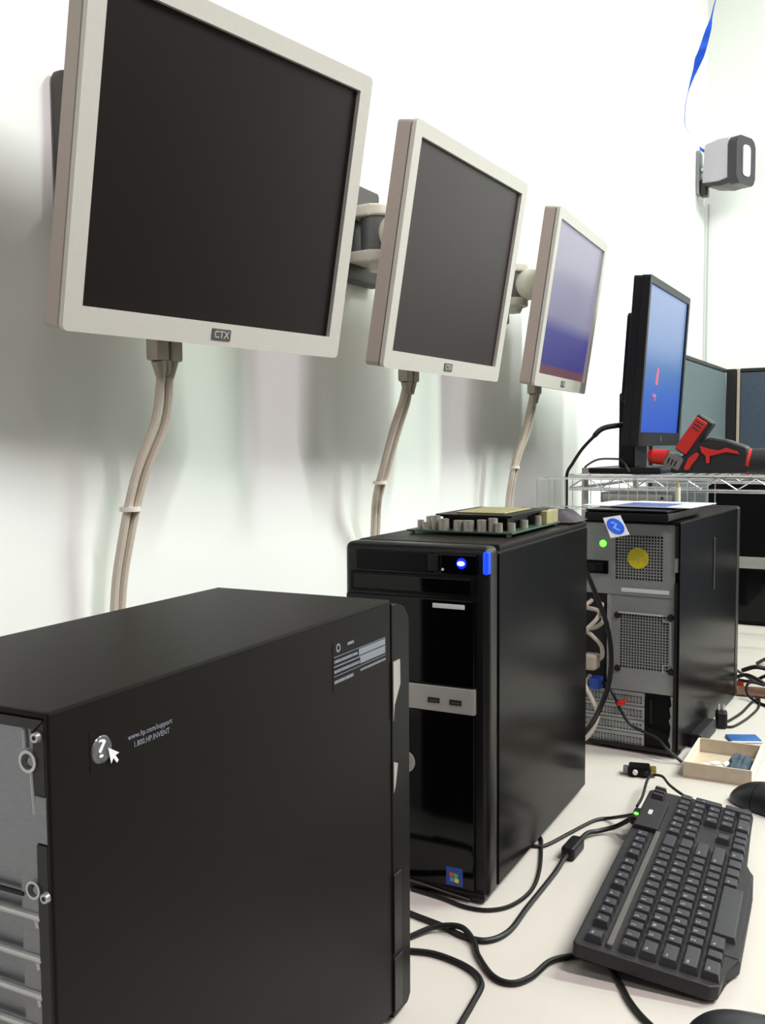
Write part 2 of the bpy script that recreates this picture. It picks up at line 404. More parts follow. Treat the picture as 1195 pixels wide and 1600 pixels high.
bm = NB(); ring(bm, rrect(-W+.004, .012, -.012, H-.0095, .002), rrect(-W+.02, .03, -.0245, H-.03, .002), .0025, .0062, 'XZ'); obj('rear_frame', bm, 'steel', t)
for x, z in ((-.0077, .3618), (-.0045, .2804)):
    bm = NB(); cyl(bm, (x, .0006, z), (x, -.0022, z), .0030, .0024, 16)
    s_ = obj('screw', bm, 'steel_ridge', t)
    bm = NB(); cyl(bm, (x, -.0020, z), (x, -.0025, z), .0012, .0012, 6); obj('screw_recess', bm, 'hole_dark', s_)
for x, z, r in ((-.0148, .3484, .0058), (-.0138, .2822, .0048)):
    bm = NB(); ring(bm, disc_poly(x, z, r), disc_poly(x, z, r*.72), -.0004, .004, 'XZ')
    s_ = obj('boss', bm, 'steel_ridge', t)
    bm = NB(); cyl(bm, (x+.0015, .0026, z), (x+.0015, .0006, z), .0026, .0022, 12); obj('boss_screw', bm, 'steel', s_)
bm = NB(); tube(bm, [(-.0185, .0022, .3640), (-.0180, .0022, .3545)], .0014, 8, 0); obj('stiffening_ridge', bm, 'steel_ridge', t)
bm = NB(); tube(bm, [(-.0140, .0022, .3430), (-.0125, .0022, .3210)], .0014, 8, 0); obj('stiffening_ridge', bm, 'steel_ridge', t)
bm = NB(); bx(bm, (-.12, .0018, .2764), (-.0232, .0036, .2782)); obj('slot_gap', bm, 'hole_dark', t)
for z in (.2672, .2453, .2257, .2075, .188, .169):
    bm = NB(); tube(bm, [(-.13, .0022, z), (-.02, .0022, z), (-.0142, .0022, z-.0008), (-.0130, .0024, z-.005)], .0019, 8, 4); obj('slot_cover_ridge', bm, 'steel_ridge', t)
for q in (.03, -W-.0):
    pass
for x in (-.03, -W+.03):
    for y in (.04, .33):
        bm = NB(); cyl(bm, (x, y, 0), (x, y, .0125), .012, .013, 16); obj('foot', bm, 'black_plastic', t)
# front bezel, facing away
bm = NB(); prism(bm, [(D, .006), (D, H-.003), (D+.012, H-.005), (D+.026, H-.009), (D+.036, H-.020), (D+.036, .012), (D+.030, .006)], -W, .001, 'YZ', .002, 2)
fb = obj('front_bezel', bm, 'drive_black', t)
bm = NB(); prism(bm, [(D+.001, .3212), (D+.014, .3215), (D+.0145, .300), (D+.003, .2835), (D+.001, .270)], .0012, .0022, 'YZ'); obj('bezel_inlay', bm, 'silver_plastic', fb)
bm = NB(); prism(bm, [(D+.001, .235), (D+.009, .2315), (D+.004, .213), (D+.001, .208)], .0012, .0022, 'YZ'); obj('bezel_inlay', bm, 'silver_plastic', fb)
bm = NB(); bx(bm, (.0010, D+.001, .064), (.002, D+.015, .135), .0004, 1); obj('bezel_inlay', bm, 'bezel_black', fb)
bm = NB(); bx(bm, (.0010, D+.001, .012), (.002, D+.017, .060), .0004, 1); obj('bezel_inlay', bm, 'bezel_black', fb)
# stickers and print on its side
st = obj('help_sticker', box((-.0001, .0275, .336), (.0002, .056, .3570), .00005, 1), 'black_paint', t)
bm = NB(); cyl(bm, (.0003, .036, .3462), (.0009, .036, .3462), .0076, .0070, 32); obj('sticker_disc', bm, 'sticker_grey', st)
text('question_mark', '?', st, (.0009, .0358, .3472), ROT_SIDE, 'print_white', .0056, .0098, .0003)
ar = [(0, 0), (0, -.0095), (.0022, -.0073), (.0040, -.0112), (.0056, -.0104), (.0040, -.0067), (.0070, -.0067)]
bm = NB(); ca, sa = math.cos(.22), math.sin(.22)
prism(bm, [(.0400+(a*ca-b*sa)*1.0, .3462+(a*sa+b*ca)*1.0) for a, b in ar], .0009, .0013, 'YZ'); obj('cursor_arrow', bm, 'print_white', st)
text('support_address', 'www.hp.com/support', t, (0, .0753, .3462), ROT_SIDE, 'print_grey', .0375, .0042, .0003)
text('support_phone', '1.800.HP.INVENT', t, (0, .0766, .3416), ROT_SIDE, 'print_grey', .0300, .0032, .0003)
ps = obj('product_label', box((-.0001, .283, .318), (.0003, .3735, .3565), .00005, 1), 'black_paint', t)
bm = NB(); ring(bm, disc_poly(.2912, .3512, .0034), disc_poly(.2912, .3512, .0020), .0003, .0006, 'YZ'); obj('label_logo', bm, 'print_grey', ps)
def dashes(y0, y1, z, h, seed):
    rnd = random.Random(seed); bm = NB(); y = y0
    while y < y1:
        wv = rnd.uniform(.0012, .004); e = min(y+wv, y1); bx(bm, (.0003, y, z-h/2), (.0006, e, z+h/2)); y = e+.0006
    return bm
for k, (y0, y1, z, h) in enumerate(((.306, .316, .3515, .0022), (.2848, .322, .3412, .0022), (.2848, .326, .3335, .0022), (.2848, .315, .3255, .0024), (.327, .3715, .3265, .0018))):
    obj('fine_print', dashes(y0, y1, z, h, k), 'print_grey', ps)
for k, z in enumerate((.3448, .3377, .3372, .3300)):
    bm = NB(); bx(bm, (.0003, .2845, z-.0002), (.0005, .372, z+.0002)); obj('label_rule', bm, 'print_grey', ps)
bm = NB(); bx(bm, (.0003, .3268, .3318), (.0006, .3712, .3378)); obj('print_block', bm, 'print_grey', ps)
bm = NB(); bx(bm, (.0003, .3242, .3388), (.0006, .3712, .3438)); obj('print_block', bm, 'print_grey', ps)

# ------------------------------------------------------------------ tower with blue lights (front to the camera)
W, H, D = .1771, .395, .3966
t = thing('computer_tower', 'glossy black computer tower with glowing blue lights and silver USB band on its front', 'computer', (.4206, .9758, 0), .0396)
FB = .036
bm = NB(); bx(bm, (-W+.002, FB, .012), (-.002, D, H-.003), 0); obj('chassis', bm, 'black_flange', t)
bm = NB(); bx(bm, (-.003, FB+.001, .010), (0, D, H-.010), .001); obj('side_panel', bm, 'black_satin', t)
bm = NB(); bx(bm, (-W, FB+.001, .010), (-W+.003, D, H-.010), .001); obj('side_panel', bm, 'black_satin', t)
bm = NB(); bx(bm, (-W, FB+.001, H-.0085), (0, D, H), .003); obj('top_panel', bm, 'black_paint', t)
bm = NB(); bx(bm, (-W, .004, .004), (0, FB, H), .008, 3); fb = obj('front_bezel', bm, 'bezel_black', t)
bm = NB(); bx(bm, (-W+.004, .0, .014), (-.0150, .012, .2105), .002); obj('lower_door', bm, 'gloss_black', fb)
bm = NB(); bx(bm, (-W+.004, .0, .2405), (-.0150, .012, .3365), .002); obj('upper_door', bm, 'gloss_black', fb)
bm = NB(); bx(bm, (-W+.004, -.0008, .2112), (-.0145, .012, .2396), .0012); ub = obj('usb_band', bm, 'silver_plastic', fb)
for x in (-.0628, -.0367):
    bm = NB(); bx(bm, (x-.0072, -.0014, .2205), (x+.0072, .001, .2265), .0003, 1); u_ = obj('usb_port', bm, 'hole_dark', ub)
    bm = NB(); bx(bm, (x-.005, -.0018, .2222), (x+.005, -.0010, .2238)); obj('usb_tongue', bm, 'mount_dark', u_)
bm = NB(); bx(bm, (-.160, .0005, .3645), (-.0655, .012, .3865), .0015); dr = obj('optical_drive', bm, 'drive_black', fb)
bm = NB(); bx(bm, (-.070+.0005, -.0005, .3668), (-.0570, .010, .3850), .001); obj('eject_button', bm, 'bezel_black', dr)
bm = NB(); bx(bm, (-.0565, .0015, .3640), (-.0120, .012, .3870), .002); pp = obj('power_panel', bm, 'gloss_black', fb)
bm = NB(); cyl(bm, (-.0306, .0016, .3765), (-.0306, .0004, .3765), .0060, .0055, 24); obj('power_ring', bm, 'led_blue', pp)
bm = NB(); prism(bm, disc_poly(-.0306, .3765, .0042, .0026), -.0004, .0006, 'XZ'); obj('power_light', bm, 'led_blue_core', pp)
bm = NB(); cyl(bm, (-.0526, .0016, .3690), (-.0526, .0006, .3690), .0016, .0014, 12); obj('status_dot', bm, 'label_white', pp)
bm = NB(); bx(bm, (-.168, .0005, .3395), (-.0150, .012, .3620), .0018); d2 = obj('drive_door', bm, 'drive_black', fb)
bm = NB(); bx(bm, (-.163, .0000, .3425), (-.0195, .004, .3595), .0012); obj('door_inset', bm, 'gloss_black', d2)
bm = NB(); bx(bm, (-.0645, -.0006, .3262), (-.0260, .002, .3318), .001); obj('silver_label', bm, 'label_white', fb)
bm = NB(); bx(bm, (-.0060, -.0002, .3655), (.0010, .010, .3905), .0025); obj('light_strip', bm, 'led_strip', fb)
bm = NB(); ring(bm, disc_poly(-.0985, .1490, .0125), disc_poly(-.0985, .1490, .0106), -.0016, .001, 'XZ'); lg = obj('logo_roundel', bm, 'silver_plastic', fb)
bm = NB(); cyl(bm, (-.0985, .001, .149), (-.0985, -.0008, .149), .0107, n=24); obj('roundel_face', bm, 'silver_plastic', lg)
text('logo_lettering', 'hp', lg, (-.0985, -.0008, .1490), ROT_FRONT, 'gloss_black', .0115, .0120, .0005)
ws = obj('windows_sticker', box((-.0485, -.0006, .0170), (-.0285, .0006, .0375), .0002, 1), 'win_blue', fb)
for k, (x, z, m_) in enumerate(((-.0420, .0293, 'win_red'), (-.0366, .0286, 'win_green'), (-.0412, .0240, 'win_sky'), (-.0358, .0233, 'win_yellow'))):
    bm = NB(); prism(bm, [(x-.0024, z-.0018), (x+.0022, z-.0025), (x+.0026, z+.0018), (x-.0020, z+.0026)], -.0010, -.0005, 'XZ'); obj('flag_pane', bm, m_, ws)
bm = NB(); tube(bm, [(-W+.012, -.0005, .016), (-.12, -.001, .0145), (-.08, -.001, .0115), (-.045, -.001, .0075), (-.02, 0, .0045)], .0012, 8, 6); obj('chin_line', bm, 'mount_dark', fb)
bm = NB(); bx(bm, (-W+.003, .001, .0025), (-.003, .03, .016), .004); obj('chin', bm, 'bezel_black', fb)
for x in (-.03, -W+.03):
    for y in (.06, .34):
        bm = NB(); cyl(bm, (x, y, 0), (x, y, .0125), .012, .013, 16); obj('foot', bm, 'black_plastic', t)

# ------------------------------------------------------------------ tower with the vented silver back
W, H, D = .175, .3805, .4366
t = thing('computer_tower', 'black computer tower with vented grey back, yellow round sticker and plugged-in cables', 'computer', (.4913, 1.5772, 0), -.0418)
bm = NB(); bx(bm, (-W+.004, .014, .012), (-.004, D-.03, H-.004), 0); obj('chassis', bm, 'hole_dark', t)
bm = NB(); bx(bm, (-.0035, 0, .008), (0, D-.03, H-.003), .001); sp_ = obj('side_panel', bm, 'black_satin', t)
bm = NB(); bx(bm, (-.0002, .219, .245), (.0012, .2275, .338), .0005, 1); obj('panel_groove', bm, 'black_flange', sp_)
bm = NB(); bx(bm, (-W, 0, .008), (-W+.0035, D-.03, H-.003), .001); obj('side_panel', bm, 'black_satin', t)
bm = NB(); bx(bm, (-W, -.001, H-.005), (0, D-.03, H), .0015); obj('top_panel', bm, 'black_paint', t)
bm = NB(); bx(bm, (-W, D-.03, .006), (.001, D, H+.001), .006, 3); obj('front_bezel', bm, 'bezel_black', t)
bm = NB(); bx(bm, (-W, 0, .006), (0, .02, .012), 0); obj('bottom_rail', bm, 'black_flange', t)
# back sheet built around the real openings
PL = -W+.004; PR = -.0095
def sheet(bm, x0, x1, z0, z1, y0=.006, y1=.010): return bx(bm, (x0, y0, z0), (x1, y1, z1))
v1 = (-.1069, -.0299, .2834, .3557); v2 = (-.0985, -.0195, .1375, .2270)
bm = NB(); sheet(bm, PL, v1[0], .258, H-.006); sheet(bm, v1[1], PR, .258, H-.006); sheet(bm, v1[0], v1[1], v1[3], H-.006); sheet(bm, v1[0], v1[1], .258, v1[2])
ps = obj('power_supply_plate', bm, 'zinc', t)
bm = NB(); sheet(bm, -.119, v2[0], .1, .2575, .0075, .011); sheet(bm, v2[1], PR, .1, .2575, .0075, .011); sheet(bm, v2[0], v2[1], v2[3], .2575, .0075, .011); sheet(bm, v2[0], v2[1], .1, v2[2], .0075, .011)
fp = obj('fan_plate', bm, 'zinc', t)
def grille(bounds, nx, nz, y, r=.0009):
    x0, x1, z0, z1 = bounds; bm = NB()
    for i in range(1, nx):
        x = x0+(x1-x0)*i/nx; bx(bm, (x-r, y, z0), (x+r, y+.0014, z1))
    for i in range(1, nz):
        z = z0+(z1-z0)*i/nz; bx(bm, (x0, y+.0002, z-r), (x1, y+.0016, z+r))
    return bm
obj('vent_grille', grille(v1, 16, 15, .007), 'zinc', ps)
obj('vent_grille', grille(v2, 17, 19, .008), 'zinc', fp)
bm = NB(); cyl(bm, (-.0695, .0068, .3190), (-.0695, .0060, .3190), .0172, n=32); ys = obj('yellow_sticker', bm, 'yellow_sticker', ps)
bm = NB(); bx(bm, (-.0965, .0052, .2630), (-.0190, .0062, .2695), .0002, 1); obj('barcode_label', bm, 'label_white', ps)
bm = NB(); cyl(bm, (-.1280, .006, .3405), (-.1280, .0042, .3405), .0058, .0050, 20); obj('green_light', bm, 'led_green', ps)
bm = NB(); bx(bm, (-.158, .0035, .2905), (-.1185, .0075, .3125), .001); sk = obj('power_socket', bm, 'drive_black', ps)
bm = NB(); bx(bm, (-.150, -.004, .2945), (-.126, .0036, .3085), .001); obj('socket_plug', bm, 'cable_black', sk)
bm = NB(); tube(bm, [(v2[0]-.003, .0065, .2285), (-.028, .0065, .2285), (-.028, .0065, .2200), (-.0155, .0065, .2190), (-.0145, .0065, .1500), (-.0270, .0065, .1480), (-.0275, .0065, .1360)], .0016, 6, 0); obj('fan_shroud_edge', bm, 'steel_ridge', fp)
for x, z in ((-.1033, .2234), (-.0160, .2262), (-.0147, .1385), (-.1024, .1354)):
    bm = NB(); cyl(bm, (x, .0076, z), (x, .0050, z), .0056, .0048, 16); obj('rubber_mount', bm, 'hole_dark', fp)
bm = NB(); bx(bm, (-.1192, .003, .090), (-.1135, .0085, .2570), .0012); obj('ridge', bm, 'steel_ridge', t)
bm = NB(); bx(bm, (PL, .009, .100), (-.119, .012, .2575)); obj('port_panel', bm, 'hole_dark', t)
for k in range(4):
    z1 = .0985-k*.0228; z0 = z1-.0215
    bm = NB(); sheet(bm, PL, -.0560, z0+.016, z1, .005, .009); sheet(bm, PL, -.0560, z0, z0+.004, .005, .009); sheet(bm, PL, PL+.004, z0+.004, z0+.016, .005, .009); sheet(bm, -.060, -.0560, z0+.004, z0+.016, .005, .009)
    s_ = obj('slot_cover', bm, 'zinc', t)
    obj('slot_mesh', grille((PL+.004, -.060, z0+.004, z0+.016), 20, 4, .006, .0009), 'zinc', s_)
bm = NB(); bx(bm, (-.0545, .006, .010), (-.0135, .013, .0990), .001); obj('slot_recess', bm, 'drive_black', t)
bm = NB(); tube(bm, [(-.045, .0055, .09), (-.045, .0055, .05)], .0025, 8, 0); obj('recess_rib', bm, 'black_plastic', t)
bm = NB()
prism(bm, [(-.0135, .010), (-.0090, .010), (-.0090, .0995), (-.0140, .0995), (-.0120, .085), (-.0150, .080), (-.0130, .066), (-.0160, .060), (-.0130, .050), (-.0145, .035), (-.0165, .028), (-.0130, .020)], .004, .009, 'XZ'); obj('edge_bracket', bm, 'zinc', t)
bm = NB(); bx(bm, (-.0094, .001, .012), (-.0034, .010, .283), .0006, 1); obj('side_flange', bm, 'black_flange', t)
bm = NB(); bx(bm, (-.0094, .001, .3230), (-.0034, .010, H-.006), .0006, 1); obj('side_flange', bm, 'black_flange', t)
bm = NB(); bx(bm, (-.0100, .002, .3000), (-.0034, .010, .3230), .0006, 1); obj('flange_tab', bm, 'zinc', t)
for x in (-.03, -W+.03):
    for y in (.05, .38):
        bm = NB(); cyl(bm, (x, y, 0), (x, y, .0125), .012, .013, 16); obj('foot', bm, 'black_plastic', t)
T3M = Matrix.Translation((.4913, 1.5772, 0)) @ Matrix.Rotation(-.0418, 4, 'Z')
T2M = Matrix.Translation((.4206, .9758, 0)) @ Matrix.Rotation(.0396, 4, 'Z')
def t3(x, y, z): return T3M @ Vector((x, y, z))
def t2(x, y, z): return T2M @ Vector((x, y, z))

def cable(label, pts, r, m='cable_black', group=None, name='cable', n=8, k=7):
    pts = [Vector(p) for p in pts]; o0 = pts[0].copy()
    bm = NB(); tube(bm, [p-o0 for p in pts], r, n, k)
    o = obj(name, bm, m); o.location = o0
    return tag(o, label, 'cable', group)
# cables plugged into its back
cable('thick black power cable arching down the back of the vented tower', [t3(*q) for q in ((-.138, -.006, .301), (-.145, -.022, .296), (-.130, -.03, .268), (-.108, -.032, .215), (-.1005, -.030, .165), (-.105, -.026, .118), (-.116, -.030, .080), (-.130, -.052, .045), (-.165, -.075, .005))], .0042)
cable('slim black cable crossing the slot covers of the vented tower', [t3(*q) for q in ((-.124, -.003, .112), (-.105, -.012, .10), (-.092, -.012, .075), (-.076, -.012, .052), (-.055, -.012, .042), (-.030, -.012, .034), (-.012, -.02, .022), (.012, -.02, .004))], .0024)
cable('white cable looped like a bow on the back of the vented tower', [t3(*q) for q in ((-.146, .006, .245), (-.150, -.012, .236), (-.128, -.016, .232), (-.118, -.018, .218), (-.130, -.02, .205), (-.150, -.02, .200), (-.135, -.024, .192), (-.121, -.02, .176), (-.120, -.016, .158), (-.128, -.010, .150), (-.135, .004, .148))], .0034, 'cable_beige')
cable('white cable rising from the ports past the loop on the vented tower', [t3(*q) for q in ((-.132, .006, .236), (-.122, -.014, .242), (-.124, -.030, .222), (-.146, -.032, .196), (-.155, -.030, .17), (-.160, -.006, .15))], .0034, 'cable_beige')
cable('white cable trailing from the ports to desk behind the blue-lit tower', [t3(*q) for q in ((-.148, .006, .118), (-.148, -.014, .105), (-.136, -.018, .085), (-.126, -.022, .068), (-.125, -.026, .050), (-.138, -.030, .025), (-.160, -.034, .005))], .0034, 'cable_beige')
o = thing('video_plug', 'beige plug with blue end in the ports of the vented tower', 'plug', t3(-.138, 0, .13), -.0418)
bm = NB(); bx(bm, (-.013, -.030, .004), (.011, -.002, .030), .005, 3); obj('plug_shell', bm, 'plug_beige', o)
bm = NB(); bx(bm, (-.004, -.018, -.030), (.014, .006, -.010), .003); obj('blue_connector', bm, 'vga_blue', o)
o = tag(obj('audio_plug', box((-.005, -.014, -.0035), (.005, .006, .0035), .002), 'red_plastic'), 'tiny red plug on the slot covers of the vented tower', 'plug'); o.location = t3(-.090, -.004, .0825); o.rotation_euler = (0, 0, -.04)

# things on top of that tower
o = thing('black_case', 'flat black slim drive case lying on top of the vented tower', 'case', t3(-.10, .0, .3806), -.0418)
bm = NB(); bx(bm, (-.048, -.028, .001), (.088, .165, .0145), .003); obj('shell', bm, 'black_plastic', o)
bm = NB(); bx(bm, (-.046, -.0285, .0152), (.086, .163, .0185), .0015); obj('lid', bm, 'drive_black', o)
o = thing('papers', 'white and blue printed papers lying on the black case', 'paper', t3(-.085, .10, .4002), -.10)
bm = NB(); bx(bm, (-.085, -.075, .000), (.085, .07, .0012)); obj('sheet', bm, 'paper_white', o)
bm = NB(); bx(bm, (-.03, -.085, .0014), (.10, .06, .0026)); s2 = obj('sheet', bm, 'paper_white', o)
bm = NB(); bx(bm, (-.025, -.080, .0026), (.062, .01, .0029)); obj('blue_print', bm, 'paper_blue', s2)
o = thing('sticker_card', 'white card with blue round emblem hanging over the vented back', 'card', t3(-.0905, -.0440, .3735), -.0418)
o.rotation_euler = (-.55, 0, -.0418)
cq = [(-.0238, .0144), (.0036, .0204), (.0247, -.0135), (-.0045, -.0210)]
bm = NB(); prism(bm, cq, -.0006, .0006, 'XZ', .0005, 1); obj('card', bm, 'paper_white', o)
ea, eb = Vector((.0122, -.0171))*.80, Vector((.0141, .0033))*.84
bm = NB(); prism(bm, [tuple(ea*math.cos(q)+eb*math.sin(q)) for q in [2*math.pi*k/28 for k in range(28)]], -.0011, -.0006, 'XZ'); e_ = obj('round_emblem', bm, 'card_blue', o)
bm = NB(); prism(bm, [tuple(ea*a+eb*b) for a, b in ((-.6, -.1), (-.2, .4), (.1, -.1), (.55, .35), (.6, .1), (.15, -.45), (-.25, .1), (-.5, -.45))], -.0014, -.0011, 'XZ'); obj('emblem_mark', bm, 'card_pale', e_)
o = thing('cream_tube', 'small cream plastic tube standing at the rear of the vented tower', 'tube', (.396, 1.985, .3806))
bm = NB(); cyl(bm, (0, 0, 0), (0, 0, .036), .0052, .0048, 14); obj('barrel', bm, 'tray_cream', o)
bm = NB(); cyl(bm, (0, 0, .036), (0, 0, .046), .0040, .0025, 14); obj('cap', bm, 'gold_plate', o)

# things on top of the blue-lit tower
o = thing('circuit_board', 'green circuit board with silver capacitors on top of the blue-lit tower', 'circuit board', t2(-.085, .22, .3952), .0396)
obj('board', box((-.066, -.105, .003), (.072, .088, .0052), .0004, 1), 'pcb_green', o)
for x, y in ((-.06, -.10), (.066, -.10), (-.06, .08), (.066, .08)):
    bm = NB(); cyl(bm, (x, y, 0), (x, y, .003), .003, n=8); obj('standoff', bm, 'cap_silver', o)
caps = [(-.055, -.086, .011, .0045), (-.045, -.094, .009, .004), (-.034, -.088, .017, .0065), (.0, -.095, .0125, .007), (.014, -.098, .013, .007), (.030, -.096, .014, .006), (.043, -.092, .016, .006), (.052, -.097, .011, .005), (.062, -.08, .010, .005),
        (-.020, -.095, .014, .007), (.060, -.03, .010, .006), (.062, .02, .012, .005), (-.058, -.05, .013, .006)]
for x, y, h, r in caps:
    bm = NB(); cyl(bm, (x, y, .005), (x, y, .005+h), r, r*.95, 14); obj('capacitor', bm, 'cap_silver', o)
bm = NB(); bx(bm, (-.030, -.075, .005), (.055, .06, .0205), .001); hs = obj('heat_sink', bm, 'drive_black', o)
bm = NB(); prism(bm, rrect(-.038, -.082, .062, .068, .004), .0205, .0235, 'XY'); obj('cover_plate', bm, 'drive_black', hs)
bm = NB(); bx(bm, (-.020, -.055, .0236), (.045, .045, .0252), .0005, 1); obj('gold_pad', bm, 'gold_plate', hs)
bm = NB(); bx(bm, (.058, .035, .005), (.070, .084, .022), .001); obj('slot_connector', bm, 'gold_plate', o)
bm = NB(); bx(bm, (-.055, .06, .005), (-.035, .085, .016), .001); obj('slot_connector', bm, 'drive_black', o)
# crumpled bag
bm = NB(); nx, ny = 14, 10; g = []
rnd = random.Random(3)
for i in range(nx+1):
    row = []
    for j in range(ny+1):
        u, v_ = i/nx-.5, j/ny-.5; e = max(0, 1-max(abs(u), abs(v_))*2)
        row.append(bm.verts.new((u*.105, v_*.085, .0010+(.010*min(1, e*3)+rnd.uniform(-.002, .003))*(e > 0))))
    g.append(row)
for i in range(nx):
    for j in range(ny): bm.faces.new((g[i][j], g[i+1][j], g[i+1][j+1], g[i][j+1]))
r_ = bmesh.ops.solidify(bm, geom=bm.faces[:], thickness=.0008)
o = obj('antistatic_bag', bm, 'bag_silver', None, 60); o.location = t2(-.055, .3545, .3962) + Vector((0, 0, 0)); o.scale = (1.1, .85, 1.3); o.rotation_euler = (0, 0, .05)
tag(o, 'crumpled silver antistatic bag on rear of the blue-lit tower', 'bag')

# ------------------------------------------------------------------ chrome wire shelf behind the vented tower
sh = thing('wire_shelf', 'chrome wire shelf rack with truss edge carrying the black monitor and drill', 'shelf', (.13, 2.12, 0))
SW, SD, ZT, ZB = .64, .47, .433, .404
for y, nm in ((0, 'front_truss'), (SD, 'rear_truss')):
    bm = NB(); tube(bm, [(0, y, ZT), (SW, y, ZT)], .0040, 10, 0); obj('top_rail', bm, 'chrome', sh)
    bm = NB(); tube(bm, [(0, y, ZB), (SW, y, ZB)], .0040, 10, 0); obj('bottom_rail', bm, 'chrome', sh)
    zz = []; n = 18
    for i in range(n+1): zz.append((SW*i/n, y, ZT-.003 if i % 2 else ZB+.003))
    bm = NB(); tube(bm, zz, .0018, 6, 0); obj('truss_wire', bm, 'chrome', sh)
for x in (0, SW):
    bm = NB(); tube(bm, [(x, 0, ZT), (x, SD, ZT)], .004, 10, 0); obj('side_rail', bm, 'chrome', sh)
    bm = NB(); tube(bm, [(x, 0, ZB), (x, SD, ZB)], .004, 10, 0); obj('side_rail', bm, 'chrome', sh)
bm = NB()
for i in range(1, 25):
    x = SW*i/25; tube(bm, [(x, -.004, ZT+.001), (x, SD+.004, ZT+.001)], .0014, 6, 0)
for y in (.155, .31): tube(bm, [(0, y, ZT-.0025), (SW, y, ZT-.0025)], .0022, 6, 0)
wg = obj('wire_deck', bm, 'chrome', sh); wg['kind'] = 'stuff'
for x in (.028, SW-.028):
    for y in (.02, SD-.02):
        bm = NB(); cyl(bm, (x, y, .004), (x, y, .45), .0075, n=16); po = obj('post', bm, 'silver_plastic', sh)
        bm = NB(); cyl(bm, (x, y, 0), (x, y, .006), .013, n=16); obj('post_foot', bm, 'black_plastic', po)
SHZ = ZT+.0025
# wire basket hooked on the shelf front
bk = thing('wire_basket', 'thin wire basket hooked onto the front of the chrome shelf', 'basket', (.085, 2.03, .365))
BWX, BDY, BH = .36, .074, .064
for z in (0, BH):
    bm = NB(); tube(bm, [(0, 0, z), (BWX, 0, z), (BWX, BDY, z), (0, BDY, z), (0, 0, z)], .0013, 6, 0); obj('rim', bm, 'chrome', bk)
for i in range(10):
    x = BWX*i/9
    bm = NB(); tube(bm, [(x, 0, BH), (x, 0, 0), (x, BDY, 0), (x, BDY, BH)], .0009, 6, 0); obj('wire', bm, 'chrome', bk)
for x in (.09, .25):
    bm = NB(); tube(bm, [(x, BDY, BH), (x, BDY+.008, BH+.008), (x, BDY+.014, BH+.0095), (x, BDY+.022, BH+.006)], .0012, 6, 5); obj('hook', bm, 'chrome', bk)
# silver chassis under the shelf
o = thing('silver_chassis', 'bare silver steel computer chassis under the chrome shelf', 'computer case', (.185, 2.165, 0))
obj('shell', box((0, 0, 0), (.165, .33, .395), .002), 'steel', o)
bm = NB()
for i in range(9): bx(bm, (.012+i*.010, -.0012, .345), (.017+i*.010, .001, .372))
obj('vent_slots', bm, 'hole_dark', o)
bm = NB(); bx(bm, (.006, -.0016, .377), (.159, .001, .391), .0005, 1); obj('drive_cover', bm, 'silver_plastic', o)
bm = NB(); cyl(bm, (.138, -.0014, .384), (.138, -.003, .384), .003, n=10); obj('screw', bm, 'hole_dark', o)
# black machine under the shelf
o = thing('black_machine', 'black desktop machine with grey stripe standing behind the chrome shelf', 'computer', (.29, 2.83, 0))
obj('body', box((0, 0, .003), (.49, .34, .40), .004), 'drive_black', o)
obj('grey_stripe', box((.004, -.003, .158), (.486, .002, .190), .001), 'silver_plastic', o)
obj('front_panel', box((.006, -.002, .012), (.484, .002, .150), .001), 'gloss_black', o)
for x in (.03, .46):
    bm = NB(); cyl(bm, (x, .03, 0), (x, .03, .004), .012, n=14); obj('foot', bm, 'black_plastic', o)

# ------------------------------------------------------------------ black monitor on the shelf
w4, h4 = .408, .36
mm = mon_matrix(.287, 2.093, .498, .066, -.011)
t = thing_m('desktop_monitor', 'black framed monitor with bright blue screen standing on the chrome shelf', 'monitor', mm)
bm = NB(); ring(bm, rrect(0, 0, w4, h4, .006), rrect(.014, .030, w4-.016, h4-.016, .0005), -.018, 0, 'YZ', inner_lo=-.005); obj('bezel', bm, 'black_plastic', t)
sc = obj('screen', box((-.007, .013, 0), (-.0045, w4-.015, h4-.045)), 'screen_blue', t); sc.location = (0, 0, .029)
for k, (y, z, a, b_) in enumerate(((.145, .155, .011, .008), (.142, .142, .012, .006), (.148, .168, .009, .006), (.130, .112, .016, .003), (.136, .106, .004, .006))):
    bm = NB(); prism(bm, rrect(y-a, z-b_, y+a, z+b_, min(a, b_)*.8), -.0046, -.0041, 'YZ'); obj('red_icon', bm, 'icon_red', t)
bm = NB(); prism(bm, rrect(.001, .001, w4-.001, h4-.001, .006), -.036, -.0182, 'YZ', .002, 2); obj('casing', bm, 'black_plastic', t)
bm = NB(); prism(bm, rrect(.03, .095, w4-.03, h4-.075, .012), -.052, -.0355, 'YZ', .004, 2); obj('rear_shell', bm, 'black_plastic', t)
bm = NB(); cyl(bm, (-.0004, w4/2, .015), (.0012, w4/2, .015), .007, n=16); obj('badge', bm, 'badge_grey', t)
inv = mm.inverted()
def world_part(name, bm, m, parent):
    o = obj(name, bm, m, parent); o.matrix_basis = inv; return o
world_part('stand_neck', box((.205, 2.235, SHZ+.012), (.245, 2.345, .62), .006), 'black_plastic', t)
world_part('stand_base', box((.150, 2.175, SHZ+.0005), (.315, 2.405, SHZ+.014), .005), 'black_plastic', t)
cable('black cable drooping from the blue-screened monitor down behind shelf', [(.245, 2.135, .545), (.205, 2.115, .537), (.185, 2.10, .515), (.160, 2.105, .49), (.136, 2.118, .46), (.121, 2.125, .437), (.118, 2.130, .39), (.115, 2.14, .2), (.11, 2.15, .004)], lambda s: .0058 if s < .22 else .0036)
